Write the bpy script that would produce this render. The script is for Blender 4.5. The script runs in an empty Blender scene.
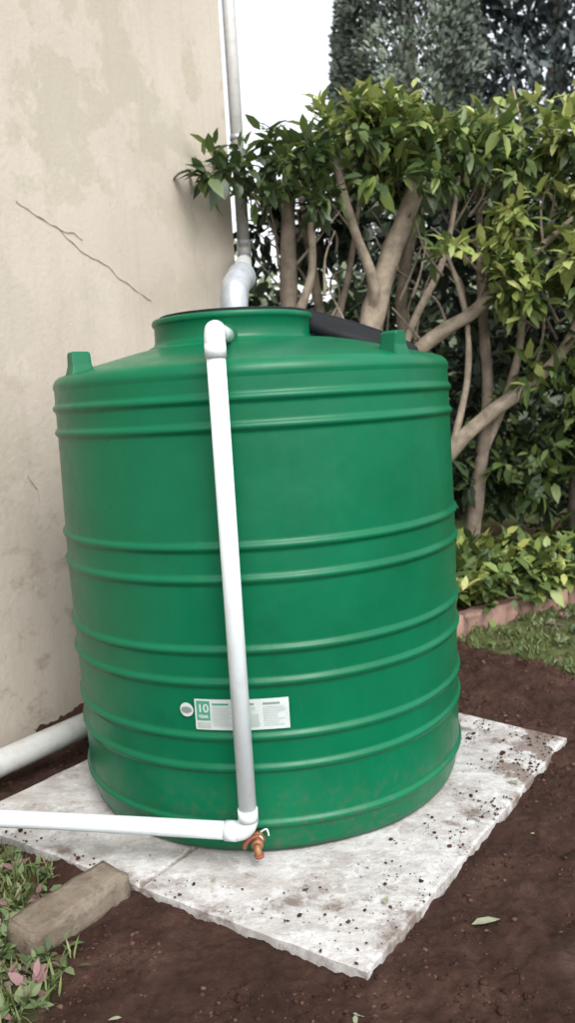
import bpy, math, random
import numpy as np
from mathutils import Vector, Matrix, noise
random.seed(7); rng=np.random.default_rng(7)
scene=bpy.context.scene
COL=scene.collection
rad=math.radians

# ---------------------------------------------------------------- helpers
def link(o,parent=None):
    COL.objects.link(o)
    if parent is not None: o.parent=parent
    return o
def empty(name):
    e=bpy.data.objects.new(name,None); e.empty_display_size=0.1
    return link(e)
def mesh_obj(name,verts,faces,mat=None,parent=None,smooth=False):
    me=bpy.data.meshes.new(name)
    me.from_pydata([tuple(v) for v in verts],[],[tuple(f) for f in faces]); me.update()
    if smooth: me.polygons.foreach_set('use_smooth',[True]*len(me.polygons))
    o=bpy.data.objects.new(name,me)
    if mat: me.materials.append(mat)
    return link(o,parent)
def np_mesh(name,V,F,mat,parent=None,rnd=None,smooth=False):
    """V (n,3); F (m,k) constant k"""
    me=bpy.data.meshes.new(name)
    n=len(V); m,k=F.shape
    me.vertices.add(n); me.vertices.foreach_set('co',V.astype(np.float32).ravel())
    me.loops.add(m*k); me.loops.foreach_set('vertex_index',F.astype(np.int32).ravel())
    me.polygons.add(m)
    me.polygons.foreach_set('loop_start',np.arange(0,m*k,k,dtype=np.int32))
    me.update(calc_edges=True)
    if rnd is not None:
        a=me.attributes.new('rnd','FLOAT','FACE'); a.data.foreach_set('value',rnd.astype(np.float32))
    if smooth: me.polygons.foreach_set('use_smooth',np.ones(m,dtype=bool))
    me.validate()
    o=bpy.data.objects.new(name,me); me.materials.append(mat)
    return link(o,parent)
class NT:
    def __init__(s,name):
        s.m=bpy.data.materials.new(name); s.m.use_nodes=True
        s.t=s.m.node_tree; s.n=s.t.nodes; s.b=s.n['Principled BSDF']
    def N(s,typ,**kw):
        x=s.n.new(typ)
        for k,v in kw.items():
            if k in x.inputs: x.inputs[k].default_value=v
            else: setattr(x,k,v)
        return x
    def L(s,a,b): s.t.links.new(a,b)
    def noise(s,scale,detail=6,rough=.6,coord=None):
        x=s.N('ShaderNodeTexNoise'); x.inputs['Scale'].default_value=scale
        x.inputs['Detail'].default_value=detail; x.inputs['Roughness'].default_value=rough
        if coord is not None: s.L(coord,x.inputs['Vector'])
        return x.outputs['Fac']
    def coord(s): return s.N('ShaderNodeTexCoord').outputs['Object']
    def ramp(s,fac,stops):
        r=s.N('ShaderNodeValToRGB'); e=r.color_ramp.elements
        while len(e)<len(stops): e.new(.5)
        for i,(p,c) in enumerate(stops):
            e[i].position=p; e[i].color=(c[0],c[1],c[2],1) if hasattr(c,'__len__') else (c,c,c,1)
        s.L(fac,r.inputs['Fac']); return r.outputs['Color']
    def mix(s,fac,a,b,mode='MIX'):
        x=s.N('ShaderNodeMix',data_type='RGBA',blend_type=mode)
        for sock,v in ((x.inputs[0],fac),(x.inputs[6],a),(x.inputs[7],b)):
            if isinstance(v,(int,float)): sock.default_value=v
            elif isinstance(v,tuple): sock.default_value=(*v,1)
            else: s.L(v,sock)
        return x.outputs[2]
    def mul(s,a,b):
        x=s.N('ShaderNodeMath',operation='MULTIPLY')
        for i,v in enumerate((a,b)):
            if isinstance(v,(int,float)): x.inputs[i].default_value=v
            else: s.L(v,x.inputs[i])
        return x.outputs[0]
    def bump(s,h,strength,dist=.01):
        b=s.N('ShaderNodeBump'); b.inputs['Strength'].default_value=strength; b.inputs['Distance'].default_value=dist
        s.L(h,b.inputs['Height']); s.L(b.outputs['Normal'],s.b.inputs['Normal'])
    def col(s,c):
        if isinstance(c,tuple): s.b.inputs['Base Color'].default_value=(*c,1)
        else: s.L(c,s.b.inputs['Base Color'])
    def rough(s,v):
        if isinstance(v,(int,float)): s.b.inputs['Roughness'].default_value=v
        else: s.L(v,s.b.inputs['Roughness'])
def simple(name,c,rough=.6,var=.2,scale=8,bump=0,metal=0,spec=.5):
    m=NT(name); co=m.coord(); f=m.noise(scale,6,.65,co)
    d=tuple(x*(1-var) for x in c); l=tuple(min(1,x*(1+var)) for x in c)
    m.col(m.ramp(f,[(.3,d),(.7,l)])); m.rough(rough); m.b.inputs['Metallic'].default_value=metal
    m.b.inputs['Specular IOR Level'].default_value=spec
    if bump: m.bump(m.noise(scale*8,5,.6,co),bump,.004)
    return m.m
def leafmat(name,stops,rough=.45,trans=.25):
    m=NT(name); a=m.N('ShaderNodeAttribute',attribute_name='rnd')
    c=m.ramp(a.outputs['Fac'],stops); m.col(c); m.rough(rough)
    if trans>0:
        tr=m.N('ShaderNodeBsdfTranslucent'); m.L(c,tr.inputs['Color'])
        mx=m.N('ShaderNodeMixShader'); mx.inputs[0].default_value=trans
        m.L(m.b.outputs[0],mx.inputs[1]); m.L(tr.outputs[0],mx.inputs[2])
        m.L(mx.outputs[0],m.n['Material Output'].inputs['Surface'])
    return m.m
def tube(name,pts,radii,mat,parent=None,seg=20,cap=True,sub=0,wob=0):
    P=[Vector(p) for p in pts]
    if not hasattr(radii,'__len__'): radii=[radii]*len(P)
    if sub:
        Q=[];R=[]
        n=len(P)
        for i in range(n-1):
            p0=P[max(i-1,0)];p1=P[i];p2=P[i+1];p3=P[min(i+2,n-1)]
            for k in range(sub):
                t=k/sub
                q=.5*((2*p1)+(-p0+p2)*t+(2*p0-5*p1+4*p2-p3)*t*t+(-p0+3*p1-3*p2+p3)*t**3)
                Q.append(q);R.append(radii[i]*(1-t)+radii[i+1]*t)
        Q.append(P[-1]);R.append(radii[-1]); P=Q;radii=R
    V=[];F=[]
    T=(P[1]-P[0]).normalized(); up=Vector((0,0,1)) if abs(T.z)<.9 else Vector((1,0,0))
    n1=T.cross(up).normalized()
    for i,p in enumerate(P):
        if i==0: t=P[1]-P[0]
        elif i==len(P)-1: t=P[-1]-P[-2]
        else: t=(P[i+1]-P[i]).normalized()+(P[i]-P[i-1]).normalized()
        t.normalize()
        n1=(n1-t*n1.dot(t)).normalized(); b=t.cross(n1)
        for k in range(seg):
            a=2*math.pi*k/seg
            r=radii[i]
            if wob: r*=1+wob*noise.noise(Vector((p.x*6+math.cos(a)*1.3,p.y*6+math.sin(a)*1.3,p.z*6)))
            V.append(p+(n1*math.cos(a)+b*math.sin(a))*r)
    for i in range(len(P)-1):
        for k in range(seg):
            a=i*seg+k;b2=i*seg+(k+1)%seg
            F.append((a,b2,b2+seg,a+seg))
    if cap:
        F.append(tuple(range(seg))[::-1]); F.append(tuple(range((len(P)-1)*seg,len(P)*seg)))
    o=mesh_obj(name,V,F,mat,parent,True)
    if cap:
        o.data.polygons[-1].use_smooth=False;o.data.polygons[-2].use_smooth=False
    return o
def arc(c,a0,a1,r,e1,e2,n=10):
    c=Vector(c);e1=Vector(e1);e2=Vector(e2)
    return [c+e1*(r*math.cos(a0+(a1-a0)*i/n))+e2*(r*math.sin(a0+(a1-a0)*i/n)) for i in range(n+1)]
def lathe(name,prof,center,mat,parent=None,seg=160,close_top=False,deform=None):
    V=[];F=[]
    for r,z in prof:
        for k in range(seg):
            a=2*math.pi*k/seg
            rr=r+(deform(a,z) if deform else 0)
            V.append((center[0]+rr*math.cos(a),center[1]+rr*math.sin(a),center[2]+z))
    for i in range(len(prof)-1):
        for k in range(seg):
            a=i*seg+k;b=i*seg+(k+1)%seg
            F.append((a,b,b+seg,a+seg))
    if close_top: F.append(tuple(range((len(prof)-1)*seg,len(prof)*seg)))
    return mesh_obj(name,V,F,mat,parent,True)

# ---------------------------------------------------------------- materials
def mat_green():
    m=NT('green_polyethylene'); co=m.coord()
    f=m.noise(2.2,5,.6,co); c=m.ramp(f,[(.3,(.0004,.086,.036)),(.7,(.0008,.116,.050))])
    mp=m.N('ShaderNodeMapping'); mp.inputs['Scale'].default_value=(9,9,1.2); m.L(co,mp.inputs['Vector'])
    st=m.ramp(m.noise(1.6,7,.7,mp.outputs[0]),[(.52,0),(.8,1)])
    c=m.mix(m.mul(st,.10),c,(.03,.18,.11))
    # scuffs
    mp=m.N('ShaderNodeMapping'); mp.inputs['Scale'].default_value=(5,5,1.4); mp.inputs['Rotation'].default_value=(.5,.2,0); m.L(co,mp.inputs['Vector'])
    st=m.ramp(m.noise(7,9,.8,mp.outputs[0]),[(.63,0),(.70,1)])
    c=m.mix(m.mul(st,.30),c,(.05,.16,.11))
    # rubbed dark marks
    st=m.ramp(m.noise(3.3,9,.75,co),[(.60,0),(.72,1)])
    c=m.mix(m.mul(st,.40),c,(.003,.045,.026))
    sx=m.N('ShaderNodeSeparateXYZ'); m.L(co,sx.inputs[0])
    mr=m.N('ShaderNodeMapRange'); mr.inputs['From Min'].default_value=.0; mr.inputs['From Max'].default_value=.28
    mr.inputs['To Min'].default_value=.6; mr.inputs['To Max'].default_value=0; m.L(sx.outputs['Z'],mr.inputs['Value'])
    dn=m.ramp(m.noise(30,8,.75,co),[(.5,0),(.68,1)])
    c=m.mix(m.mul(mr.outputs[0],dn),c,(.10,.075,.05))
    m.col(c); m.rough(m.ramp(m.noise(14,6,.7,co),[(.3,.27),(.75,.42)]))
    m.bump(m.noise(5,3,.5,co),.35,.012)
    m.b.inputs['Specular IOR Level'].default_value=.24
    return m.m
M_green=mat_green()
def mat_pvc(name,c,dirt=.25):
    m=NT(name); co=m.coord()
    f=m.ramp(m.noise(18,8,.7,co),[(.48,0),(.8,1)])
    m.col(m.mix(m.mul(f,dirt),c,tuple(x*.45 for x in (c[0],c[1]*.92,c[2]*.8)))); m.rough(.38); return m.m
M_pvc=mat_pvc('white_pvc',(.58,.64,.65)); M_pvcg=mat_pvc('grey_white_pvc',(.43,.435,.42),.6)
M_black=simple('black_plastic',(.006,.007,.009),.65,.3,8,0,0,.2)
M_brass=simple('brass',(.26,.125,.06),.5,.4,40,.3,.5)
M_orange=simple('red_brown_handle',(.20,.055,.028),.6,.3,30)
M_silver=simple('galvanised_sheet',(.36,.39,.41),.40,.25,15,0,.4)
M_bark=simple('bark',(.19,.155,.12),.9,.5,9,.8)
M_bark2=simple('bark_light',(.29,.24,.185),.9,.45,12,.8)

def mat_wall():
    m=NT('cream_plaster'); co=m.coord()
    base=m.ramp(m.noise(.9,5,.55,co),[(.35,(.425,.375,.318)),(.65,(.475,.425,.362))])
    patch=m.ramp(m.noise(1.1,7,.66,co),[(.49,0),(.52,1)])
    sx=m.N('ShaderNodeSeparateXYZ'); m.L(co,sx.inputs[0])
    hi=m.N('ShaderNodeMapRange'); hi.inputs['From Min'].default_value=1.6; hi.inputs['From Max'].default_value=2.6
    hi.inputs['To Min'].default_value=.2; hi.inputs['To Max'].default_value=.65; m.L(sx.outputs['Z'],hi.inputs['Value'])
    c=m.mix(m.mul(patch,hi.outputs[0]),base,(.37,.34,.27))
    p2=m.ramp(m.noise(2.1,6,.6,co),[(.58,0),(.62,1)])
    c=m.mix(m.mul(p2,.35),c,(.51,.465,.40))
    # scuffs and soil splashes
    mp=m.N('ShaderNodeMapping'); mp.inputs['Scale'].default_value=(1,1,1.6); mp.inputs['Location'].default_value=(3,7,1); m.L(co,mp.inputs['Vector'])
    sc=m.ramp(m.noise(5.5,9,.72,mp.outputs[0]),[(.53,0),(.70,1)])
    mr=m.N('ShaderNodeMapRange'); mr.inputs['From Min'].default_value=1.8; mr.inputs['From Max'].default_value=.2
    mr.inputs['To Min'].default_value=.06; mr.inputs['To Max'].default_value=.9; m.L(sx.outputs['Z'],mr.inputs['Value'])
    c=m.mix(m.mul(mr.outputs[0],sc),c,(.24,.185,.135))
    # rain streaks
    mp=m.N('ShaderNodeMapping'); mp.inputs['Scale'].default_value=(7,7,.35); m.L(co,mp.inputs['Vector'])
    sk=m.ramp(m.noise(1.5,7,.7,mp.outputs[0]),[(.5,0),(.75,1)])
    c=m.mix(m.mul(sk,.32),c,(.32,.285,.24))
    m.col(c); m.rough(.9); m.b.inputs['Specular IOR Level'].default_value=.2
    m.bump(m.noise(38,6,.6,co),.4,.007); return m.m
M_wall=mat_wall()
M_roof=simple('roof_tiles',(.20,.10,.07),.8,.3,5)

# ---------------------------------------------------------------- camera
H=1.38; p=rad(8.0); th=rad(3.4)
fw=Vector((0,math.cos(p),-math.sin(p))); r0=Vector((1,0,0)); u0=Vector((0,math.sin(p),math.cos(p)))
r=math.cos(th)*r0-math.sin(th)*u0; up=math.sin(th)*r0+math.cos(th)*u0
cam=bpy.data.cameras.new('camera'); co=bpy.data.objects.new('camera',cam); link(co)
co.matrix_world=Matrix(((r.x,up.x,-fw.x,0),(r.y,up.y,-fw.y,0),(r.z,up.z,-fw.z,H),(0,0,0,1)))
cam.sensor_fit='VERTICAL'; cam.sensor_height=36; cam.lens=28.1; cam.clip_start=.05; cam.clip_end=800
cam.dof.use_dof=True; cam.dof.focus_distance=2.25; cam.dof.aperture_fstop=3.4
scene.camera=co

# ---------------------------------------------------------------- world & sun
w=bpy.data.worlds.new('World'); scene.world=w; w.use_nodes=True
wn=w.node_tree.nodes; wl=w.node_tree.links
sky=wn.new('ShaderNodeTexSky'); sky.sky_type='NISHITA'; sky.sun_disc=False
az=rad(158); el=rad(50)   # sun behind the camera to the right
sky.sun_elevation=el; sky.sun_rotation=az; sky.dust_density=4; sky.air_density=1.0; sky.ozone_density=1.2
hs=wn.new('ShaderNodeHueSaturation'); hs.inputs['Saturation'].default_value=.22; hs.inputs['Value'].default_value=2.7
wl.new(sky.outputs[0],hs.inputs['Color'])
bg=wn['Background']; wl.new(hs.outputs[0],bg.inputs['Color']); bg.inputs['Strength'].default_value=.15
sun=bpy.data.lights.new('sun','SUN'); sun.energy=.75; sun.angle=rad(22); sun.color=(1,.98,.95)
so=bpy.data.objects.new('sun',sun); link(so)
sd=Vector((math.sin(az)*math.cos(el),math.cos(az)*math.cos(el),math.sin(el)))
so.rotation_euler=sd.to_track_quat('Z','Y').to_euler(); so.location=sd*20
scene.view_settings.view_transform='Standard'; scene.view_settings.look='None'; scene.view_settings.exposure=0

# ---------------------------------------------------------------- layout
TC=(-.10,2.98)
S_front=Vector((.125,1.76));S_right=Vector((1.045,2.985));S_back=Vector((-.12,4.0));S_left=Vector((-1.20,2.62))
def in_slab(x,y,m=0.0):
    P=[S_front,S_right,S_back,S_left]
    for i in range(4):
        a=P[i];b=P[(i+1)%4]; e=(b-a).normalized()
        if e.x*(y-a.y)-e.y*(x-a.x) < -m: return False
    return True
def edging_y(x): return 4.55+(x-1.0)*.60
def grass_amt(x,y):
    """0 soil .. 1 lawn"""
    n=noise.noise(Vector((x*2.3,y*2.3,0)))*.18
    n2=noise.noise(Vector((x*7,y*7,4)))
    line=3.62+(1.22-x)*2.2
    g=0
    if y>line+n and y<edging_y(x) and x>.5: g=min(1,(y-line-n)/.15)*(.75+.5*n2)
    if y>7.6+n: g=1
    # left-front weeds
    d=math.hypot((x+1.00)/.40,(y-1.88)/.52)
    if d+n<1: g=max(g,min(1,(1-d-n)*3)*(.6+1.0*n2))
    return max(0,min(1,g))
def ground_h(x,y):
    v=Vector((x,y,0))
    far=min(1,max(0,(math.hypot(x,y-3)-6)/10))
    n1=noise.noise(v*6+Vector((noise.noise(v*3),0,0)))
    lumps=.022*max(0,noise.noise(v*11)+.1)+.013*abs(noise.noise(v*25))+.009*noise.noise(v*48)
    h=-.036+.014*noise.noise(v*2.1)+(.012*n1+lumps)*(1-far)
    # earth thrown up behind / right of the slab
    h+=.075*math.exp(-((x-1.0)/.34)**2-((y-3.62)/.32)**2)*(1+.5*noise.noise(v*8))
    h+=.03*math.exp(-((x-1.5)/.4)**2-((y-3.1)/.5)**2)
    h-=.03*math.exp(-((x+.1)/.5)**2-((y-1.45)/.28)**2)
    h-=.05*math.exp(-((x+1.0)/.25)**2-((y-3.4)/.6)**2)
    if y>edging_y(x)+.06 and y<7.4 : h+=.09
    if in_slab(x,y,-.03): h=min(h,-.03)
    if in_slab(x,y,.03) and not in_slab(x,y,-.03): h=min(h,-.008)
    return h

# ---------------------------------------------------------------- ground sheet
def axis(lo,hi,step,far):
    a=list(np.arange(lo,hi,step)); s=step;x=lo;L=[]
    while x>-far: s*=1.35;x-=s;L.append(x)
    s=step;x=a[-1];R=[]
    while x<far: s*=1.35;x+=s;R.append(x)
    return L[::-1]+a+R
gx=axis(-1.5,2.3,.0095,400); gy=axis(1.15,4.3,.0095,400)
nx,ny=len(gx),len(gy)
V=np.zeros((nx*ny,3)); G=np.zeros(nx*ny); Pp=np.zeros(nx*ny)
i=0
for y in gy:
    for x in gx:
        V[i]=(x,y,ground_h(x,y)); G[i]=grass_amt(x,y)
        Pp[i]=max(0,min(1,((x-.62)*1.0-(y-1.75)*.62+noise.noise(Vector((x*3,y*3,5)))*.22+noise.noise(Vector((x*11,y*11,5)))*.10)/.25)) if y<3 else 0
        i+=1
ii,jj=np.meshgrid(np.arange(nx-1),np.arange(ny-1)); a=(jj*nx+ii).ravel()
F=np.stack([a,a+1,a+1+nx,a+nx],1)
def mat_ground():
    m=NT('soil_and_lawn'); co=m.coord()
    f=m.noise(6,10,.76,co)
    soil=m.ramp(f,[(.28,(.024,.011,.0085)),(.5,(.058,.030,.022)),(.72,(.112,.065,.049))])
    sp=m.ramp(m.noise(90,5,.7,co),[(.60,0),(.70,1)])
    soil=m.mix(m.mul(sp,.7),soil,(.13,.082,.064))
    dk=m.ramp(m.noise(2.2,5,.6,co),[(.42,0),(.62,1)])
    soil=m.mix(m.mul(dk,.35),soil,(.022,.010,.008))
    pa=m.N('ShaderNodeAttribute',attribute_name='pale')
    soil=m.mix(m.mul(pa.outputs['Fac'],.85),soil,m.ramp(m.noise(25,8,.7,co),[(.3,(.10,.068,.056)),(.7,(.21,.15,.13))]))
    g=m.ramp(m.noise(9,8,.75,co),[(.3,(.045,.055,.02)),(.5,(.085,.105,.035)),(.7,(.14,.16,.07))])
    at=m.N('ShaderNodeAttribute',attribute_name='grass')
    m.col(m.mix(m.ramp(at.outputs['Fac'],[(.2,0),(.8,1)]),soil,g)); m.rough(.95)
    m.b.inputs['Specular IOR Level'].default_value=.15
    m.bump(m.noise(50,8,.78,co),1.0,.02); return m.m
M_ground=mat_ground()
g=np_mesh('ground',V,F,M_ground,smooth=True)
at=g.data.attributes.new('grass','FLOAT','POINT'); at.data.foreach_set('value',G.astype(np.float32))
at=g.data.attributes.new('pale','FLOAT','POINT'); at.data.foreach_set('value',Pp.astype(np.float32))

# ---------------------------------------------------------------- slab
def slab():
    n=180; V=[];D=[]
    for j in range(n+1):
        t=j/n
        for i in range(n+1):
            s=i/n   # s: front->right, t: front->left
            q=S_front*(1-s)*(1-t)+S_right*s*(1-t)+S_back*s*t+S_left*(1-s)*t
            x,y=q
            e=min(s,1-s,t,1-t)
            jit=.005 if e==0 else 0
            x+=jit*noise.noise(Vector((x*12,y*12,1))); y+=jit*noise.noise(Vector((x*12,y*12,4)))
            z=.0+.003*noise.noise(Vector((x*5,y*5,0)))-.002 - (.004 if e==0 else 0)
            jt=abs(t-.47+.004*noise.noise(Vector((s*9,0,0))))<.005
            if jt : z-=.004
            V.append((x,y,z))
            nn=noise.fractal(Vector((x*7,y*7,3)),.9,2.1,7)
            right=math.exp(-(t/.12)**2)*(.45+.55*s)
            back=math.exp(-((1-s)/.16)**2)*.9
            sm=math.exp(-(((x-.05)/.28)**2+((y-2.03)/.13)**2))*.65
            left=math.exp(-(s/.035)**2)*.55
            D.append(max(0,min(1,(max(right,back,sm,left,.24))*(.60+nn*1.6)+(.3 if jt else 0))))
    F=[]
    for j in range(n):
        for i in range(n):
            a=j*(n+1)+i; F.append((a,a+1,a+n+2,a+n+1))
    ring=[i for i in range(n+1)]+[j*(n+1)+n for j in range(1,n+1)]+[n*(n+1)+i for i in range(n-1,-1,-1)]+[j*(n+1) for j in range(n-1,0,-1)]
    b=len(V)
    for k in ring: V.append((V[k][0],V[k][1],-.11)); D.append(.9)
    m=len(ring)
    for k in range(m): F.append((ring[k],b+k,b+(k+1)%m,ring[(k+1)%m]))
    M=NT('whitewashed_concrete'); co=M.coord()
    base=M.ramp(M.noise(5,10,.74,co),[(.3,(.31,.30,.29)),(.5,(.46,.45,.44)),(.75,(.57,.565,.56))])
    # worn grey areas, elongated like sweeping marks
    mp=M.N('ShaderNodeMapping'); mp.inputs['Scale'].default_value=(1,2.4,1); mp.inputs['Rotation'].default_value=(0,0,.9); M.L(co,mp.inputs['Vector'])
    gr=M.ramp(M.noise(4.5,11,.80,mp.outputs[0]),[(.46,0),(.58,1)])
    base=M.mix(M.mul(gr,.62),base,(.235,.215,.195))
    g2=M.ramp(M.noise(2.2,8,.7,co),[(.50,0),(.60,1)])
    base=M.mix(M.mul(g2,.35),base,(.30,.265,.23))
    fine=M.ramp(M.noise(38,7,.78,co),[(.54,0),(.66,1)])
    base=M.mix(M.mul(fine,.45),base,(.22,.19,.165))
    wh=M.ramp(M.noise(13,9,.75,co),[(.52,0),(.60,1)])
    base=M.mix(M.mul(wh,.5),base,(.60,.61,.62))
    at=M.N('ShaderNodeAttribute',attribute_name='dirt')
    ad=M.N('ShaderNodeMath',operation='ADD'); M.L(at.outputs['Fac'],ad.inputs[0])
    nz=M.N('ShaderNodeMath',operation='MULTIPLY_ADD'); nz.inputs[1].default_value=2.6; nz.inputs[2].default_value=-1.3
    M.L(M.noise(20,10,.82,co),nz.inputs[0]); M.L(nz.outputs[0],ad.inputs[1])
    dm=M.ramp(ad.outputs[0],[(.33,0),(.80,1)])
    M.col(M.mix(M.mul(dm,.85),base,(.13,.095,.075))); M.rough(.9); M.bump(M.noise(50,8,.75,co),.6,.010)
    M.b.inputs['Specular IOR Level'].default_value=.2
    o=mesh_obj('concrete_slab',V,F,M.m,None,False)
    at=o.data.attributes.new('dirt','FLOAT','POINT'); at.data.foreach_set('value',D)
    return o
slab()

# clods: one mesh of small lumpy icospheres
def clods(name,pts,sizes,mat):
    import bmesh
    bm=bmesh.new(); bmesh.ops.create_icosphere(bm,subdivisions=1,radius=1)
    bv=np.array([v.co[:] for v in bm.verts]); bf=np.array([[v.index for v in f.verts] for f in bm.faces]); bm.free()
    n=len(pts); k=len(bv)
    A=rng.uniform(.55,1.3,(n,k,1))*bv[None]
    A=A*np.stack([rng.uniform(.7,1.3,n),rng.uniform(.7,1.3,n),rng.uniform(.35,.8,n)],1)[:,None,:]*np.array(sizes)[:,None,None]
    a=rng.uniform(0,6.28,n); c,s=np.cos(a)[:,None],np.sin(a)[:,None]
    X=A[...,0]*c-A[...,1]*s; Y=A[...,0]*s+A[...,1]*c
    A=np.stack([X,Y,A[...,2]],2)+np.array(pts)[:,None,:]
    F=(bf[None]+(np.arange(n)*k)[:,None,None]).reshape(-1,3)
    return np_mesh(name,A.reshape(-1,3),F,mat,rnd=np.repeat(rng.random(n),len(bf)))
M_clod=NT('soil_clod'); aa=M_clod.N('ShaderNodeAttribute',attribute_name='rnd')
M_clod.col(M_clod.ramp(aa.outputs['Fac'],[(0,(.026,.012,.009)),(.6,(.060,.031,.023)),(1,(.11,.066,.050))])); M_clod.rough(1)
M_clod.b.inputs['Specular IOR Level'].default_value=.1
M_clod.bump(M_clod.noise(120,6,.7,M_clod.coord()),.8,.006)
pts=[];sz=[]
for _ in range(26000):
    x=rng.uniform(-1.3,2.1); y=rng.uniform(1.1,4.3)
    if in_slab(x,y,.0) or grass_amt(x,y)>.5: continue
    if noise.noise(Vector((x*4,y*4,7)))+.5*noise.noise(Vector((x*13,y*13,7)))<-.05: continue
    s=min(.024,.0018+rng.exponential(.0026)); pts.append((x,y,ground_h(x,y)+s*.05)); sz.append(s)
# crumbs on the slab
for _ in range(20000):
    s=rng.random();t=rng.random()
    q=S_front*(1-s)*(1-t)+S_right*s*(1-t)+S_back*s*t+S_left*(1-s)*t
    if math.hypot(q.x-TC[0],q.y-TC[1])<.72: continue
    pr=max(math.exp(-(t/.12)**2)*(.3+.7*s),math.exp(-((1-s)/.16)**2),.4*math.exp(-(((q.x-.05)/.25)**2+((q.y-2.05)/.11)**2)),.4*math.exp(-(s/.03)**2),.008)
    if noise.noise(Vector((q.x*7,q.y*7,2)))+.6*noise.noise(Vector((q.x*17,q.y*17,2)))>.0: pr*=.08
    if rng.random()>pr: continue
    k=min(.009,.0009+rng.exponential(.0014)); pts.append((q.x,q.y,k*.3)); sz.append(k)
clods('soil_clods',pts,sz,M_clod.m)

# ---------------------------------------------------------------- water tank
tank=empty('water_tank')
R=.71
ribs=[.105,.285,.385,.555,.655,.868,.965,1.31,1.392]
prof=[(.0,.002),(.66,.002),(.685,.008),(.694,.03)]
z=.035
while z<1.455:
    rr=R-.004*math.cos(z*4)
    if z<.09: rr=.694+(R-.006-.694)*((z-.035)/.055)
    d=0
    for rb in ribs:
        q=(z-rb)/.0100
        d=max(d,.0095*math.exp(-abs(q)**3*.7) if abs(q)<2.2 else 0)
    prof.append((rr+d,z)); z+=.0035
prof+=[(R+.000,1.462),(R-.002,1.474),(R-.009,1.487),(R-.02,1.496),(.66,1.506),(.55,1.534),(.42,1.567),(.34,1.583),(.30,1.588),(.15,1.59),(.001,1.59)]
lathe('body',prof,(TC[0],TC[1],0),M_green,tank,seg=200,deform=lambda a,z:.004*noise.noise(Vector((math.cos(a)*2,math.sin(a)*2,z*3))) )
NC=(-.155,2.90)
neck=[(.318,1.545),(.312,1.565),(.300,1.578),(.288,1.583),(.281,1.59),(.278,1.60),(.277,1.648),(.281,1.652),(.284,1.658),(.284,1.668),(.280,1.673),(.262,1.674),(.256,1.668),(.256,1.60)]
lathe('manhole_neck',neck,(NC[0],NC[1],0),M_green,tank,seg=120)
lathe('strainer_basket',[(.255,1.669),(.262,1.679),(.256,1.684),(.245,1.682),(.23,1.655),(.20,1.62),(.001,1.615)],(NC[0],NC[1],0),M_black,tank,seg=90)
# lifting lugs
def lug(name,ang):
    c,s=math.cos(ang),math.sin(ang)
    ca=Vector((TC[0]+c*.655,TC[1]+s*.655,0)); t=Vector((-s,c,0)); n=Vector((c,s,0))
    V=[]
    ou=[(-.038,1.49),(-.028,1.53),(-.023,1.562),(-.016,1.570),(.016,1.570),(.023,1.562),(.028,1.53),(.038,1.49)]
    for dn in (-.055,-.045,.026,.034):
        inset=.006 if dn in (-.055,.034) else 0
        for a,zz in ou:
            V.append(ca+n*(dn if zz<1.52 else dn*.7)+t*(a*(1-inset*12))+Vector((0,0,zz-inset*.5)))
    F=[];m=len(ou)
    for j in range(3):
        for k in range(m-1): F.append((j*m+k,j*m+k+1,(j+1)*m+k+1,(j+1)*m+k))
    F.append(tuple(range(m))[::-1]);F.append(tuple(range(3*m,4*m)))
    mesh_obj(name,V,F,M_green,tank)
for k,a in enumerate((213,315,35,125)): lug('lifting_lug_%d'%(k+1),rad(a))
# black screw lid lying on the dome, one edge propped on the neck
lid=lathe('lid',[(.001,.030),(.17,.026),(.19,.024),(.20,.032),(.225,.032),(.245,.029),(.262,.022),(.27,.010),(.27,-.010),(.262,-.016),(.25,-.016),(.25,.0),(.001,.0)],(0,0,0),M_black,tank,seg=72)
lid.matrix_world=Matrix.Translation((.268,3.05,1.610))@Matrix.Rotation(rad(11),4,'X')@Matrix.Rotation(rad(19),4,'Y')
# label wrapped on the wall of the tank
def wrap(pts2,off):
    out=[]
    for a,zz in pts2:
        rr=R+off; ph=-math.pi/2+a/R
        out.append((TC[0]+rr*math.cos(ph),TC[1]+rr*math.sin(ph),zz))
    return out
def wrapquad(name,x0,x1,z0,z1,off,mat,parent,n=14):
    P=[];F=[]
    for i in range(n+1):
        x=x0+(x1-x0)*i/n; P+=[(x,z0),(x,z1)]
    for i in range(n): F.append((2*i,2*i+2,2*i+3,2*i+1))
    return mesh_obj(name,wrap(P,off),F,mat,parent,True)
M_lab=simple('label_white',(.44,.49,.48),.4,.10,20); M_lg=simple('label_green',(.05,.24,.15),.4,.1); M_lt=simple('label_grey',(.30,.35,.33),.5,.1)
M_ldk=simple('label_dark',(.16,.20,.18),.5,.1)
label=empty('product_label'); label.parent=tank
LX0,LX1,LZ0,LZ1=-.215,.07,.412,.508
wrapquad('sheet',LX0,LX1,LZ0,LZ1,.006,M_lab,label,24)
wrapquad('green_panel',LX0+.006,LX0+.048,LZ0+.03,LZ1-.005,.0075,M_lg,label)
wrapquad('grey_panel',LX0+.006,LX0+.048,LZ0+.006,LZ0+.024,.0075,M_lt,label)
for c in range(3):
    xa=LX0+.056+c*.076; zz=LZ1-.012; 
    wrapquad('header_%d'%c,xa,xa+.05,zz-.006,zz,.0075,M_ldk if c else M_lg,label,4)
    zz-=.013; k=0
    while zz>LZ0+.012:
        wrapquad('text_%d_%d'%(c,k),xa,xa+rng.uniform(.04,.068),zz-.0022,zz,.0075,M_lt,label,4); zz-=.0062;k+=1
    if c==1: wrapquad('tank_drawing',xa+.03,xa+.062,LZ0+.012,LZ0+.05,.008,M_lt,label,4)
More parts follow.
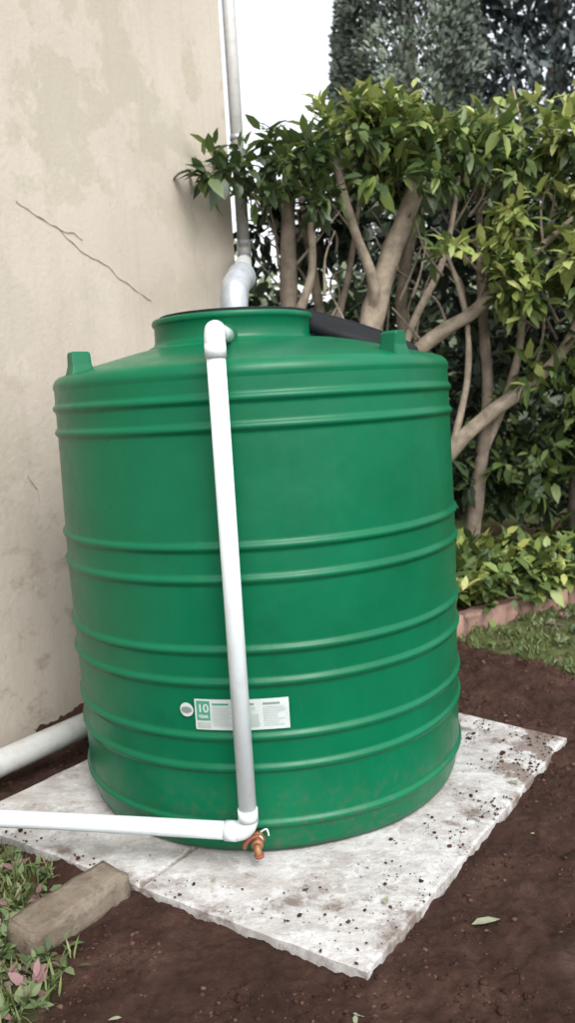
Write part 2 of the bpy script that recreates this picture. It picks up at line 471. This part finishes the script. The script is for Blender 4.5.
def wraptext(txt,size,x,zz,off,mat,name):
    cu=bpy.data.curves.new(name,'FONT'); cu.body=txt; cu.size=size; cu.align_x='CENTER'; cu.offset=.0006
    o=bpy.data.objects.new(name,cu); COL.objects.link(o); bpy.context.view_layer.update()
    me=bpy.data.meshes.new_from_object(o.evaluated_get(bpy.context.evaluated_depsgraph_get()))
    bpy.data.objects.remove(o)
    q=wrap([(v.co.x+x,v.co.y+zz) for v in me.vertices],off)
    for v,c in zip(me.vertices,q): v.co=c
    me.materials.clear(); me.materials.append(mat)
    link(bpy.data.objects.new(name,me),label)
wraptext('10',.036,LX0+.027,LZ0+.056,.0085,M_lab,'number')
wraptext('YEAR',.013,LX0+.027,LZ0+.038,.0085,M_lab,'word')
bp=[(LX0-.027+.022*math.cos(a),.472+.022*math.sin(a)) for a in np.linspace(0,2*math.pi,28,endpoint=False)]
mesh_obj('badge',wrap(bp,.006),[tuple(range(28))],M_lab,label)
bp=[(LX0-.027+.018*math.cos(a),.472+.010*math.sin(a)) for a in np.linspace(0,2*math.pi,20,endpoint=False)]
mesh_obj('badge_mark',wrap(bp,.0078),[tuple(range(20))],M_ldk,label)

# outlet valve
valve=empty('brass_outlet_valve')
vx,vz=-.15,.066
tube('nipple',[(vx,2.31,vz),(vx,2.225,vz-.002)],.013,M_brass,valve)
tube('hex_nut',[(vx,2.276,vz),(vx,2.256,vz)],.024,M_brass,valve,seg=6)
tube('thread_tape',[(vx,2.256,vz),(vx,2.249,vz)],.018,M_pvc,valve)
tube('valve_body',[(vx,2.249,vz),(vx,2.243,vz),(vx,2.228,vz-.001),(vx,2.22,vz-.001)],[.015,.019,.019,.013],M_brass,valve,sub=4)
tube('stem',[(vx,2.236,vz),(vx+.003,2.235,vz+.027)],.0055,M_brass,valve)
tube('lever',[(vx+.006,2.235,vz+.025),(vx-.016,2.231,vz+.022),(vx-.034,2.226,vz+.008),(vx-.038,2.224,vz-.008)],[.006,.007,.008,.006],M_orange,valve,sub=4,seg=10)
tube('spout',[(vx,2.222,vz-.001),(vx+.003,2.212,vz-.009),(vx+.005,2.209,vz-.022)],[.012,.012,.011],M_brass,valve,sub=4)
tube('spout_rim',[(vx+.0055,2.209,vz-.018),(vx+.006,2.209,vz-.026)],.0145,M_orange,valve)
tube('tie_tape',[(vx+.01,2.262,vz+.022),(vx+.03,2.255,vz+.034),(vx+.036,2.25,vz+.015)],[.003,.003,.002],M_pvc,valve,sub=4,seg=8)

# ---------------------------------------------------------------- overflow pipe
op=empty('overflow_pipe')
pr=.0262; px,py=-.168,2.19; zb,zt=.132,1.575
hd=Vector((-.79,.17,-.004)).normalized()
rb=.042
tube('riser',[(px,py,zb+rb),(px,py,zt-rb)],pr,M_pvc,op,24)
E=arc((px+hd.x*rb,py+hd.y*rb,zb+rb),0,math.pi/2,rb,-hd,(0,0,-1))
tube('lower_elbow',E,pr+.0028,M_pvc,op,24)
tube('lower_socket_up',[(px,py,zb+rb-.006),(px,py,zb+rb+.03)],pr+.0034,M_pvc,op,24)
b0=Vector((px,py,zb))+hd*rb
tube('lower_socket_side',[b0-hd*.006,b0+hd*.03],pr+.0034,M_pvc,op,24)
sag=[b0,b0+hd*.5+Vector((0,0,.002)),b0+hd*1.0,b0+hd*2.4]
tube('ground_run',sag,pr,M_pvc,op,24,sub=3)
E=arc((px,py+rb,zt-rb),math.pi,math.pi/2,rb,(0,1,0),(0,0,1))
tube('upper_elbow',E,pr+.0028,M_pvc,op,24)
tube('upper_socket_down',[(px,py,zt-rb+.006),(px,py,zt-rb-.032)],pr+.0034,M_pvc,op,24)
tube('upper_socket_back',[(px,py+rb-.006,zt),(px,py+rb+.03,zt)],pr+.0034,M_pvc,op,24)
tube('overflow_spigot',[(px,py+rb,zt),(px+.006,NC[1]-.27,zt+.018)],pr,M_pvc,op,24)
tube('neck_flange',[(px+.006,NC[1]-.305,zt+.017),(px+.006,NC[1]-.265,zt+.018)],.036,M_green,op,24)

# drain pipe beside wall
dp=empty('drain_pipe')
d0=Vector((-1.165,2.895,.066)); dd=Vector((.248,.325,0)).normalized()
tube('pipe',[d0-dd*2.2,d0,d0+dd*1.02],.052,M_pvcg,dp,28)
tube('coupling',[d0+dd*.62,d0+dd*.72],.058,M_pvcg,dp,28)

# ---------------------------------------------------------------- house
house=empty('plastered_house')
wd=Vector((.431,.902,0)).normalized(); wn_=Vector((-wd.y,wd.x,0))
C0=Vector((-.235,5.24,0)); 
def house_build():
    Lw,Dw,Hh=11.0,7.0,4.9
    a=C0; b=C0-wd*Lw; c=b+wn_*Dw; d=a+wn_*Dw
    V=[]
    for q in (a,b,c,d): V.append((q.x,q.y,-.25))
    for q in (a,b,c,d): V.append((q.x,q.y,Hh))
    F=[(0,1,5,4),(1,2,6,5),(2,3,7,6),(3,0,4,7)]
    F=[f[::-1] for f in F]
    o=mesh_obj('walls',V,F,M_wall,house)
    bv=o.modifiers.new('bevel','BEVEL'); bv.width=.012; bv.segments=3
    ov=.30; A=a+wd*ov-wn_*ov;B=b-wd*ov-wn_*ov;Cc=c-wd*ov+wn_*ov;D=d+wd*ov+wn_*ov
    m1=(a+d)/2-wd*3.2; m2=(b+c)/2+wd*3.2
    V=[(q.x,q.y,Hh-.02) for q in (A,B,Cc,D)]+[(q.x,q.y,Hh+.1) for q in (A,B,Cc,D)]+[(m1.x,m1.y,Hh+2),(m2.x,m2.y,Hh+2)]
    F=[(0,1,2,3),(0,4,5,1),(1,5,6,2),(2,6,7,3),(3,7,4,0),(4,8,9,5),(5,9,6),(6,9,8,7),(7,8,4)]
    mesh_obj('roof',V,F,M_roof,house)
    V=[];F=[]
    M=simple('crack',(.20,.16,.125),.9)
    for pts in ([(1.92,2.27),(1.80,2.23),(1.66,2.19),(1.50,2.11),(1.36,2.08),(1.20,2.01),(1.05,1.96),(.97,1.93)],[(1.66,2.19),(1.56,2.195),(1.50,2.17)],[(2.02,1.12),(1.97,1.05),(1.96,.98)]):
        seq=[]
        for i in range(len(pts)-1):
            for q in range(8):
                t=q/8; s=pts[i][0]*(1-t)+pts[i+1][0]*t; zz=pts[i][1]*(1-t)+pts[i+1][1]*t
                zz+=.014*noise.noise(Vector((s*14,0,9))); seq.append((s,zz))
        b0=len(V)
        for s,zz in seq:
            q=C0-wd*s-wn_*.003; ww=.0022*(1+1.2*noise.noise(Vector((s*20,1,1))))
            V+= [(q.x,q.y,zz-ww),(q.x,q.y,zz+ww)]
        for i in range(len(seq)-1): F.append((b0+2*i,b0+2*i+2,b0+2*i+3,b0+2*i+1))
    mesh_obj('plaster_crack',V,F,M,house)
house_build()

# downpipe: down the end wall beside the corner, then a long offset into the tank opening
dn=empty('downpipe')
q=C0+wd*.065-wn_*.032
tube('vertical',[(q.x,q.y,4.86),(q.x,q.y,2.32)],.040,M_pvcg,dn,24)
for zz in (4.2,3.0): tube('bracket',[(q.x,q.y,zz),(q.x,q.y,zz+.03)],.045,M_silver,dn,24)
st=Vector((q.x,q.y,2.30)); e=Vector((-.126,3.22,1.86))
tube('offset',[st+Vector((0,0,.10)),st+Vector((0,0,.03)),st+(e-st)*.05-Vector((0,0,.03)),st+(e-st)*.5,e],[.044,.045,.043,.043,.043],M_pvcg,dn,24,sub=6)
ax=(e-st).normalized()
tube('silver_collar',[e-ax*.12,e+ax*.02],.053,M_silver,dn,32)
tube('collar_bead',[e-ax*.02,e-ax*.005],.057,M_silver,dn,32)
A1=e+ax*.08; 
tube('outlet_elbow',[e,A1,Vector((-.143,3.06,1.805)),Vector((-.150,3.02,1.75)),Vector((-.152,3.01,1.64))],[.048,.051,.053,.052,.051],M_silver,dn,32,sub=6)
tube('elbow_rim',[Vector((-.152,3.01,1.715)),Vector((-.152,3.01,1.70))],.056,M_silver,dn,32)

# ---------------------------------------------------------------- foliage
def leaves(C,D,Nn,L,W,droop=.25,fold=.18):
    D=D/np.linalg.norm(D,axis=1,keepdims=True)
    S=np.cross(D,Nn); S/=np.linalg.norm(S,axis=1,keepdims=True)+1e-9
    U=np.cross(S,D)
    L=L[:,None];W=W[:,None]
    b=C
    lf=C+D*L*.30+S*W*.9+U*W*fold-U*L*droop*.08; rt=C+D*L*.30-S*W*.9+U*W*fold-U*L*droop*.08
    lf2=C+D*L*.66+S*W*.8+U*W*fold-U*L*droop*.38; rt2=C+D*L*.66-S*W*.8+U*W*fold-U*L*droop*.38
    mid=C+D*L*.48-U*L*droop*.2; tip=C+D*L-U*L*droop*.9
    V=np.stack([b,rt,rt2,tip,lf2,lf,mid],1).reshape(-1,3)
    n=len(C); base=np.array([[0,1,2,6],[6,2,3,4],[0,6,4,5]])
    F=(base[None]+(np.arange(n)*7)[:,None,None]).reshape(-1,4)
    return V,F
def rand_dirs(n,up=.0):
    v=rng.normal(size=(n,3)); v[:,2]+=up; return v/np.linalg.norm(v,axis=1,keepdims=True)
def whorls(centres,out,k,L0,rl=.3,w=.19,shade=None,sv=.15,upb=.1):
    n=len(centres); C=np.repeat(centres,k,0); O=np.repeat(out,k,0)
    D=rand_dirs(n*k,upb)+O*.7; D/=np.linalg.norm(D,axis=1,keepdims=True)
    Nn=rand_dirs(n*k)*.5+np.array([0,0,1.])+O*.3
    ls=np.repeat(rng.uniform(.75,1.25,n),k)
    L=L0*rng.uniform(1-rl,1+rl,n*k)*ls; base=C+D*(L*.15)[:,None]+rng.normal(size=C.shape)*L0*.2
    V,F=leaves(base,D,Nn,L,L*w*rng.uniform(.8,1.2,n*k),droop=.35)
    sh=np.repeat((shade if shade is not None else np.full(n,.5))+rng.normal(0,.10,n),k)
    rn=np.clip(sh+rng.normal(0,sv,n*k),0,1)
    return V,F,np.repeat(rn,3)
def blob_pts(blobs,gap=.0,scale=2.2,shell=.45,seed=0):
    P=[];O=[];S=[]
    for (cx,cy,cz,rx,ry,rz,n,sh) in blobs:
        cnt=0;tries=0
        while cnt<n and tries<n*20:
            tries+=1
            d=rand_dirs(1)[0]; rr=rng.random()**shell
            if rng.random()<.12: rr*=1.22
            q=np.array([cx+d[0]*rx*rr,cy+d[1]*ry*rr,cz+d[2]*rz*rr])
            v=noise.noise(Vector(q*scale)+Vector((seed,0,0)))
            if v<gap: continue
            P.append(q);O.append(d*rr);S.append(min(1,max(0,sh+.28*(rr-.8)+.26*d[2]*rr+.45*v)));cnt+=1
    return np.array(P),np.array(O),np.array(S)
def wall_ok(P,m=.06):
    rel=P[:,:2]-np.array([C0.x,C0.y]); along=rel[:,0]*wd.x+rel[:,1]*wd.y; side=rel[:,0]*wn_.x+rel[:,1]*wn_.y
    return (side<-m)|(along>.25)

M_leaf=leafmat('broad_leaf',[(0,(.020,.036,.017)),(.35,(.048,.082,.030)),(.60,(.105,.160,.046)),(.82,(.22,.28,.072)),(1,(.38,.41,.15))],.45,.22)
M_leafshade=leafmat('shaded_leaf',[(0,(.020,.029,.019)),(.5,(.045,.066,.036)),(.85,(.090,.125,.060)),(1,(.155,.195,.09))],.6,0)  # shade inside the crown painted as a darker copy of the leaf colour

tree=empty('garden_tree')
limbs=[
 ('trunk_main',[(.50,5.45,-.15),(.50,5.42,.7),(.55,5.36,1.4),(.62,5.32,1.85),(.78,5.30,2.30),(.96,5.32,2.70),(1.05,5.4,3.0)],[.12,.105,.09,.078,.070,.052,.03],M_bark2),
 ('stem_thin',[(.64,5.32,1.90),(.63,5.22,2.08),(.52,5.2,2.42),(.43,5.22,2.80),(.40,5.25,3.02)],[.048,.034,.030,.025,.013],M_bark2),
 ('stem_left',[(.06,5.5,-.15),(.08,5.42,1.0),(.09,5.3,1.98),(.11,5.25,2.45),(.16,5.25,2.85)],[.075,.065,.055,.046,.026],M_bark),
 ('stem_left_fork',[(.09,5.32,1.80),(.24,5.2,2.15),(.26,5.2,2.5),(.34,5.25,2.9)],[.035,.026,.022,.012],M_bark2),
 ('branch_low',[(.62,5.34,1.35),(.90,5.28,1.63),(1.08,5.22,1.76),(1.27,5.18,1.87),(1.55,5.15,2.12),(1.9,5.2,2.4)],[.058,.050,.046,.040,.030,.013],M_bark2),
 ('branch_right',[(.85,5.6,.55),(1.13,5.3,.99),(1.38,5.25,1.22),(1.62,5.22,1.38),(1.86,5.2,1.63),(2.05,5.25,2.05),(2.2,5.3,2.6)],[.06,.050,.045,.040,.034,.026,.013],M_bark2),
 ('stem_right',[(1.25,5.6,-.1),(1.30,5.45,.6),(1.38,5.38,1.3),(1.36,5.4,2.0),(1.36,5.4,2.74)],[.06,.052,.038,.030,.016],M_bark),
 ('stem_far_right',[(2.1,5.8,-.1),(2.15,5.7,.9),(2.3,5.6,1.8),(2.5,5.5,2.6)],[.09,.08,.06,.03],M_bark),
 ('stem_back',[(.95,5.95,-.1),(.98,5.9,1.2),(.9,5.8,2.1),(1.15,5.7,2.9)],[.055,.048,.04,.02],M_bark2),
 ('stem_back_left',[(.36,6.0,-.1),(.40,5.9,1.2),(.30,5.8,2.1),(.2,5.6,2.9)],[.05,.042,.034,.018],M_bark2),
 ('stem_slim_a',[(.75,5.5,1.0),(.84,5.3,1.7),(1.08,5.2,2.2),(1.2,5.25,2.7)],[.03,.026,.02,.012],M_bark2),
 ('stem_slim_b',[(1.3,5.45,.8),(1.55,5.3,1.5),(1.6,5.3,2.1),(1.5,5.3,2.7)],[.03,.026,.02,.012],M_bark2),
 ('stem_slim_c',[(.2,5.7,.3),(.36,5.5,1.6),(.5,5.4,2.2),(.62,5.4,2.8)],[.03,.026,.02,.012],M_bark),
 ('cross_twig',[(1.12,5.3,1.0),(1.22,5.25,1.45),(1.2,5.2,1.9),(1.05,5.2,2.35)],[.026,.021,.017,.01],M_bark2),
]
for nme,P,Rr,mt in limbs: tube(nme,P,Rr,mt,tree,seg=14,sub=6,wob=.28)
for k in range(70):
    x=rng.uniform(0,2.6); b=Vector((x,rng.uniform(5.15,5.6),rng.uniform(1.5,2.5)))
    d=Vector((rng.uniform(-.6,.6),rng.uniform(-.3,.2),rng.uniform(.3,1.0)))*rng.uniform(.4,.8)
    m=b+d*.5+Vector((rng.uniform(-.08,.08),0,rng.uniform(-.05,.05)))
    tube('twig_%d'%k,[b,m,b+d],[.011,.008,.004],M_bark2 if k%2 else M_bark,tree,seg=6,sub=4,wob=.3)
blobs=[
 (-.22,4.80,2.66,.20,.22,.14,16,.35),
 (.10,5.0,2.80,.36,.35,.20,46,.45),
 (.60,5.15,2.94,.40,.45,.25,72,.64),
 (1.12,5.3,2.86,.50,.50,.24,76,.60),
 (1.75,5.3,2.84,.50,.50,.30,88,.66),
 (2.35,5.2,2.62,.55,.50,.45,100,.66),
 (2.95,5.3,2.40,.55,.55,.55,90,.62),
 (.85,5.0,2.62,.26,.25,.10,10,.50),
 (.30,5.0,2.56,.20,.2,.10,8,.42),
 (1.62,5.0,2.30,.32,.28,.24,38,.70),
 (1.95,4.85,2.05,.36,.28,.26,60,.76),
 (1.48,4.95,1.98,.24,.2,.14,20,.66),
 (1.12,4.95,2.12,.20,.2,.10,8,.58),
 (2.15,4.9,1.62,.38,.32,.26,48,.62),
 (1.68,4.9,1.45,.20,.2,.16,8,.50),
 (2.6,5.2,1.55,.50,.50,.60,85,.52),
 (1.9,5.45,1.05,.55,.35,.45,70,.36),
 (1.45,5.5,.75,.45,.35,.35,48,.30),
 (2.5,5.4,.85,.6,.45,.45,65,.34),
]
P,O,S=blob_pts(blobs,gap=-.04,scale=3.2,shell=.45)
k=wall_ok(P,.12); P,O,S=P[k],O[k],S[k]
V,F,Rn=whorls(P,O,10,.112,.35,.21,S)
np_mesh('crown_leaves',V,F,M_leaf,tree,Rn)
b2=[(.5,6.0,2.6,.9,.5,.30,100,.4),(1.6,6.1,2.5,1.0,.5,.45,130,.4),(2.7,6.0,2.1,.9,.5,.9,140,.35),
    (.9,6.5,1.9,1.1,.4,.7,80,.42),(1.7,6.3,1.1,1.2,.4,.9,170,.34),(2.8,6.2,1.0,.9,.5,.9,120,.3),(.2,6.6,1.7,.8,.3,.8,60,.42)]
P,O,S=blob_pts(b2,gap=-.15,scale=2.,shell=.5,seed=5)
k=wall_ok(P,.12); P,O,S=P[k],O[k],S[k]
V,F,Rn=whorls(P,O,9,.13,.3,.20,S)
np_mesh('inner_leaves',V,F,M_leafshade,tree,Rn)

# background hedge (behind the tree)
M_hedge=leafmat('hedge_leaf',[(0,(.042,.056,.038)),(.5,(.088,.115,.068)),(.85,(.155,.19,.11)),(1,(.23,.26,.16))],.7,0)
b3=[]
for x in np.arange(-.3,9,.9):
    hh=2.7 if x<1.2 else 3.9
    b3.append((x+.2,8.6+rng.uniform(-.3,.3),hh*.5,.8,.6,hh*.55,230,.45))
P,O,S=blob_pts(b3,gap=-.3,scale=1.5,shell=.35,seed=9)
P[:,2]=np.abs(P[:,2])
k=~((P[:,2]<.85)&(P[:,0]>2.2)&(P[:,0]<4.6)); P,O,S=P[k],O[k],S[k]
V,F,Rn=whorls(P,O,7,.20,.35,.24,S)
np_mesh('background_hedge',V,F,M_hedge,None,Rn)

# conifers
M_con=leafmat('hazy_needles',[(0,(.068,.090,.078)),(.5,(.125,.155,.125)),(1,(.21,.25,.195))],.9,0)  # aerial haze put into the needle colour: lifted, greyed stops
def conifer(name,cx,cy,h,rmax,n,mat,shift=0,ls=1.):
    t=empty(name)
    tube('trunk',[(cx,cy,-.1),(cx,cy,h*.5),(cx,cy,h*.95)],[.22,.14,.03],M_bark,t,12)
    z=rng.random(n)**1.0*h*.97+.25; a=rng.uniform(0,2*math.pi,n)
    keep=(np.sin(a)<.55)|(rng.random(n)<.4)
    z=z[keep];a=a[keep];n=len(z)
    env=rmax*np.clip(1-(z/h)**2.3,.02,1)**.8*(.75+.25*np.clip(z/1.0,0,1))
    lump=np.array([noise.noise(Vector((math.cos(q)*1.6+shift,math.sin(q)*1.6,zz*1.1))) for q,zz in zip(a,z)])
    lump2=np.array([noise.noise(Vector((math.cos(q)*4+shift,math.sin(q)*4,zz*2.6))) for q,zz in zip(a,z)])
    rr=env*(.92+.24*lump+.16*lump2)*(1-.15*rng.random(n)**2)
    C=np.stack([cx+rr*np.cos(a),cy+rr*np.sin(a),z],1)
    O=np.stack([np.cos(a),np.sin(a),np.full(n,.75)],1)
    D=O+rng.normal(size=(n,3))*.45
    L=rng.uniform(.05,.12,n)*ls; V,F=leaves(C,D,rand_dirs(n)+O,L,L*.27,.3)
    sh=np.clip(.5+.6*lump2+.35*lump+rng.normal(0,.07,n),0,1)
    np_mesh('foliage',V,F,mat,t,np.repeat(sh,3))
conifer('conifer_tree',2.0,11.6,10.5,1.30,95000,M_con)
M_con2=leafmat('distant_needles',[(0,(.050,.066,.070)),(.5,(.085,.108,.106)),(1,(.14,.17,.15))],.9,0)
conifer('conifer_tree.001',5.0,14.5,12,2.4,45000,M_con2,4,2.0)
conifer('conifer_tree.002',8.6,14.0,11,2.4,20000,M_con2,8,2.2)

# ---------------------------------------------------------------- garden edging, groundcover
edg=empty('brick_garden_edging')
M_br=simple('edging_brick',(.22,.135,.105),.9,.45,7,.7)
M_mor=simple('mortar',(.20,.15,.12),.9,.25,20,.4)
def brick(name,c,dirv,l,wi,h,mat,parent,jit=.003,yaw=.008,bev=.009):
    import bmesh
    bm=bmesh.new(); bmesh.ops.create_cube(bm,size=1)
    bmesh.ops.scale(bm,vec=(l,wi,h),verts=bm.verts)
    bmesh.ops.bevel(bm,geom=bm.edges[:],offset=bev,segments=3,affect='EDGES')
    for _ in range(4):
        es=[e for e in bm.edges if e.calc_length()>.022]
        if not es: break
        bmesh.ops.subdivide_edges(bm,edges=es,cuts=1,use_grid_fill=True)
    o_=Vector(c)*3
    for v in bm.verts:
        q=v.co
        v.co=q+Vector((noise.noise(q*14+o_),noise.noise(q*14+o_*2),noise.noise(q*14+o_*3)))*jit+q.normalized()*noise.noise(q*60)*jit*.4
    me=bpy.data.meshes.new(name); bm.to_mesh(me); bm.free(); me.materials.append(mat)
    me.polygons.foreach_set('use_smooth',[True]*len(me.polygons))
    o=bpy.data.objects.new(name,me); link(o,parent)
    o.location=c; o.rotation_euler=(rng.normal(0,.012),rng.normal(0,.008),math.atan2(dirv[1],dirv[0])+rng.normal(0,yaw))
    return o
ed=Vector((1,.60,0)).normalized(); e0=Vector((.2,edging_y(.2),0)); s=0;k=0
while s<5.0:
    c=e0+ed*(s+.22); brick('brick_%d'%k,(c.x,c.y,.01+rng.normal(0,.006)),ed,.442,.11,.15,M_br,edg,.009,.02); s+=.446;k+=1
mid=e0+ed*2.5
brick('mortar_bed',(mid.x,mid.y,-.01),ed,5.0,.085,.15,M_mor,edg,.0,0)

M_gc=leafmat('groundcover_leaf',[(0,(.03,.055,.018)),(.4,(.085,.13,.035)),(.70,(.21,.27,.07)),(1,(.42,.42,.13))],.45,.2)
P=[];O=[];S=[]
for _ in range(900):
    x=rng.uniform(.6,3.6); y=edging_y(x)+rng.uniform(-.11,.75)
    if noise.noise(Vector((x*3,y*3,8)))<-.12: continue
    P.append((x,y,.09+rng.uniform(0,.2)*(1+noise.noise(Vector((x*2,y*2,3))))));O.append((0,-.3,.8));S.append(min(1,max(0,.45+.7*noise.noise(Vector((x*4,y*4,1))))))
V,F,Rn=whorls(np.array(P),np.array(O),8,.100,.35,.26,np.array(S))
np_mesh('groundcover_plants',V,F,M_gc,None,Rn)

# grass
M_gr=leafmat('grass_blade',[(0,(.05,.07,.025)),(.5,(.10,.14,.04)),(.85,(.18,.22,.08)),(1,(.28,.25,.13))],.6,.2)
def grass(name,n,x0,x1,y0,y1,h,thr,mat):
    pts=[]
    while len(pts)<n:
        x=rng.uniform(x0,x1);y=rng.uniform(y0,y1)
        if in_slab(x,y,.02): continue
        if rng.random()<grass_amt(x,y) and noise.noise(Vector((x*6,y*6,2)))+.5*noise.noise(Vector((x*15,y*15,2)))>thr: pts.append((x,y,ground_h(x,y)-.004))
    C=np.array(pts); D=rand_dirs(n)*.65+np.array([0,0,1.]); L=rng.uniform(.5,1.3,n)*h
    V,F=leaves(C,D,rand_dirs(n),L,np.full(n,.0022)+L*.02,.5,.1)
    np_mesh(name,V,F,mat,None,np.repeat(np.clip(rng.normal(.5,.22,n),0,1),3))
grass('lawn_grass',12000,.6,3.4,3.3,6.0,.045,.0,M_gr)
grass('weed_grass',1900,-1.45,-.55,1.2,2.5,.055,.0,M_gr)
M_wd=leafmat('weed_leaf',[(0,(.04,.065,.025)),(.5,(.09,.135,.05)),(.8,(.17,.20,.10)),(.9,(.17,.12,.10)),(1,(.20,.11,.11))],.6,.2)
P=[]
for _ in range(360):
    x=rng.uniform(-1.3,-.62);y=rng.uniform(1.35,2.4)
    if grass_amt(x,y)>.15: P.append((x,y,ground_h(x,y)+.01))
for _ in range(160):
    x=rng.uniform(.8,2.2);y=rng.uniform(3.4,5)
    if grass_amt(x,y)>.5: P.append((x,y,ground_h(x,y)+.01))
for c in ((1.02,2.20),(1.06,2.27),(.99,2.31)): P+= [(c[0]+rng.normal(0,.015),c[1]+rng.normal(0,.015),ground_h(*c)+.01) for _ in range(3)]
P=np.array(P); V,F,Rn=whorls(P,np.tile([0,0,.8],(len(P),1)),8,.032,.4,.26,rng.uniform(.2,.95,len(P)))
np_mesh('weeds',V,F,M_wd,None,Rn)

# loose brick in the left foreground
def mat_block():
    m=NT('weathered_block'); co=m.coord()
    c=m.ramp(m.noise(9,9,.75,co),[(.3,(.12,.092,.068)),(.5,(.20,.165,.125)),(.7,(.27,.235,.19))])
    d=m.ramp(m.noise(26,8,.8,co),[(.52,0),(.64,1)])
    c=m.mix(m.mul(d,.6),c,(.075,.045,.032))
    m.col(c); m.rough(.95); m.bump(m.noise(60,8,.75,co),.9,.012); m.b.inputs['Specular IOR Level'].default_value=.15; return m.m
brick('loose_brick',(-.672,2.065,.0),(.56,.75),.33,.125,.10,mat_block(),None,.009,.008,.008)
# fallen leaves
C=[(.42,1.93,.0),(.20,2.0,.006),(-.85,2.3,-.0),(.75,2.62,.006),(.02,1.62,-.02)];D=[(1,.25,.05),(.3,1,.05),(1,-.5,.05),(-.5,.5,.1),(1,.6,.05)];Ls=[.085,.04,.05,.04,.03]
for _ in range(26):
    x=rng.uniform(-.9,2.0);y=rng.uniform(1.5,4.4)
    if math.hypot(x-TC[0],y-TC[1])<.75: continue
    C.append((x,y,.006 if in_slab(x,y) else ground_h(x,y)+.006)); D.append((rng.normal(),rng.normal(),.1)); Ls.append(rng.uniform(.018,.035))
C=np.array(C);D=np.array(D);Ls=np.array(Ls); n=len(C)
C[0,2]=ground_h(.42,1.93)+.008; C[4,2]=ground_h(.02,1.62)+.005; C[2,2]=ground_h(-.85,2.3)+.005
V,F=leaves(C,D,np.tile([0,0.,1.],(n,1))+rng.normal(0,.1,(n,3)),Ls,Ls*.2,.1)
np_mesh('fallen_leaves',V,F,simple('dry_leaf',(.22,.23,.15),.6,.4,30),None,np.full(n*3,.5))
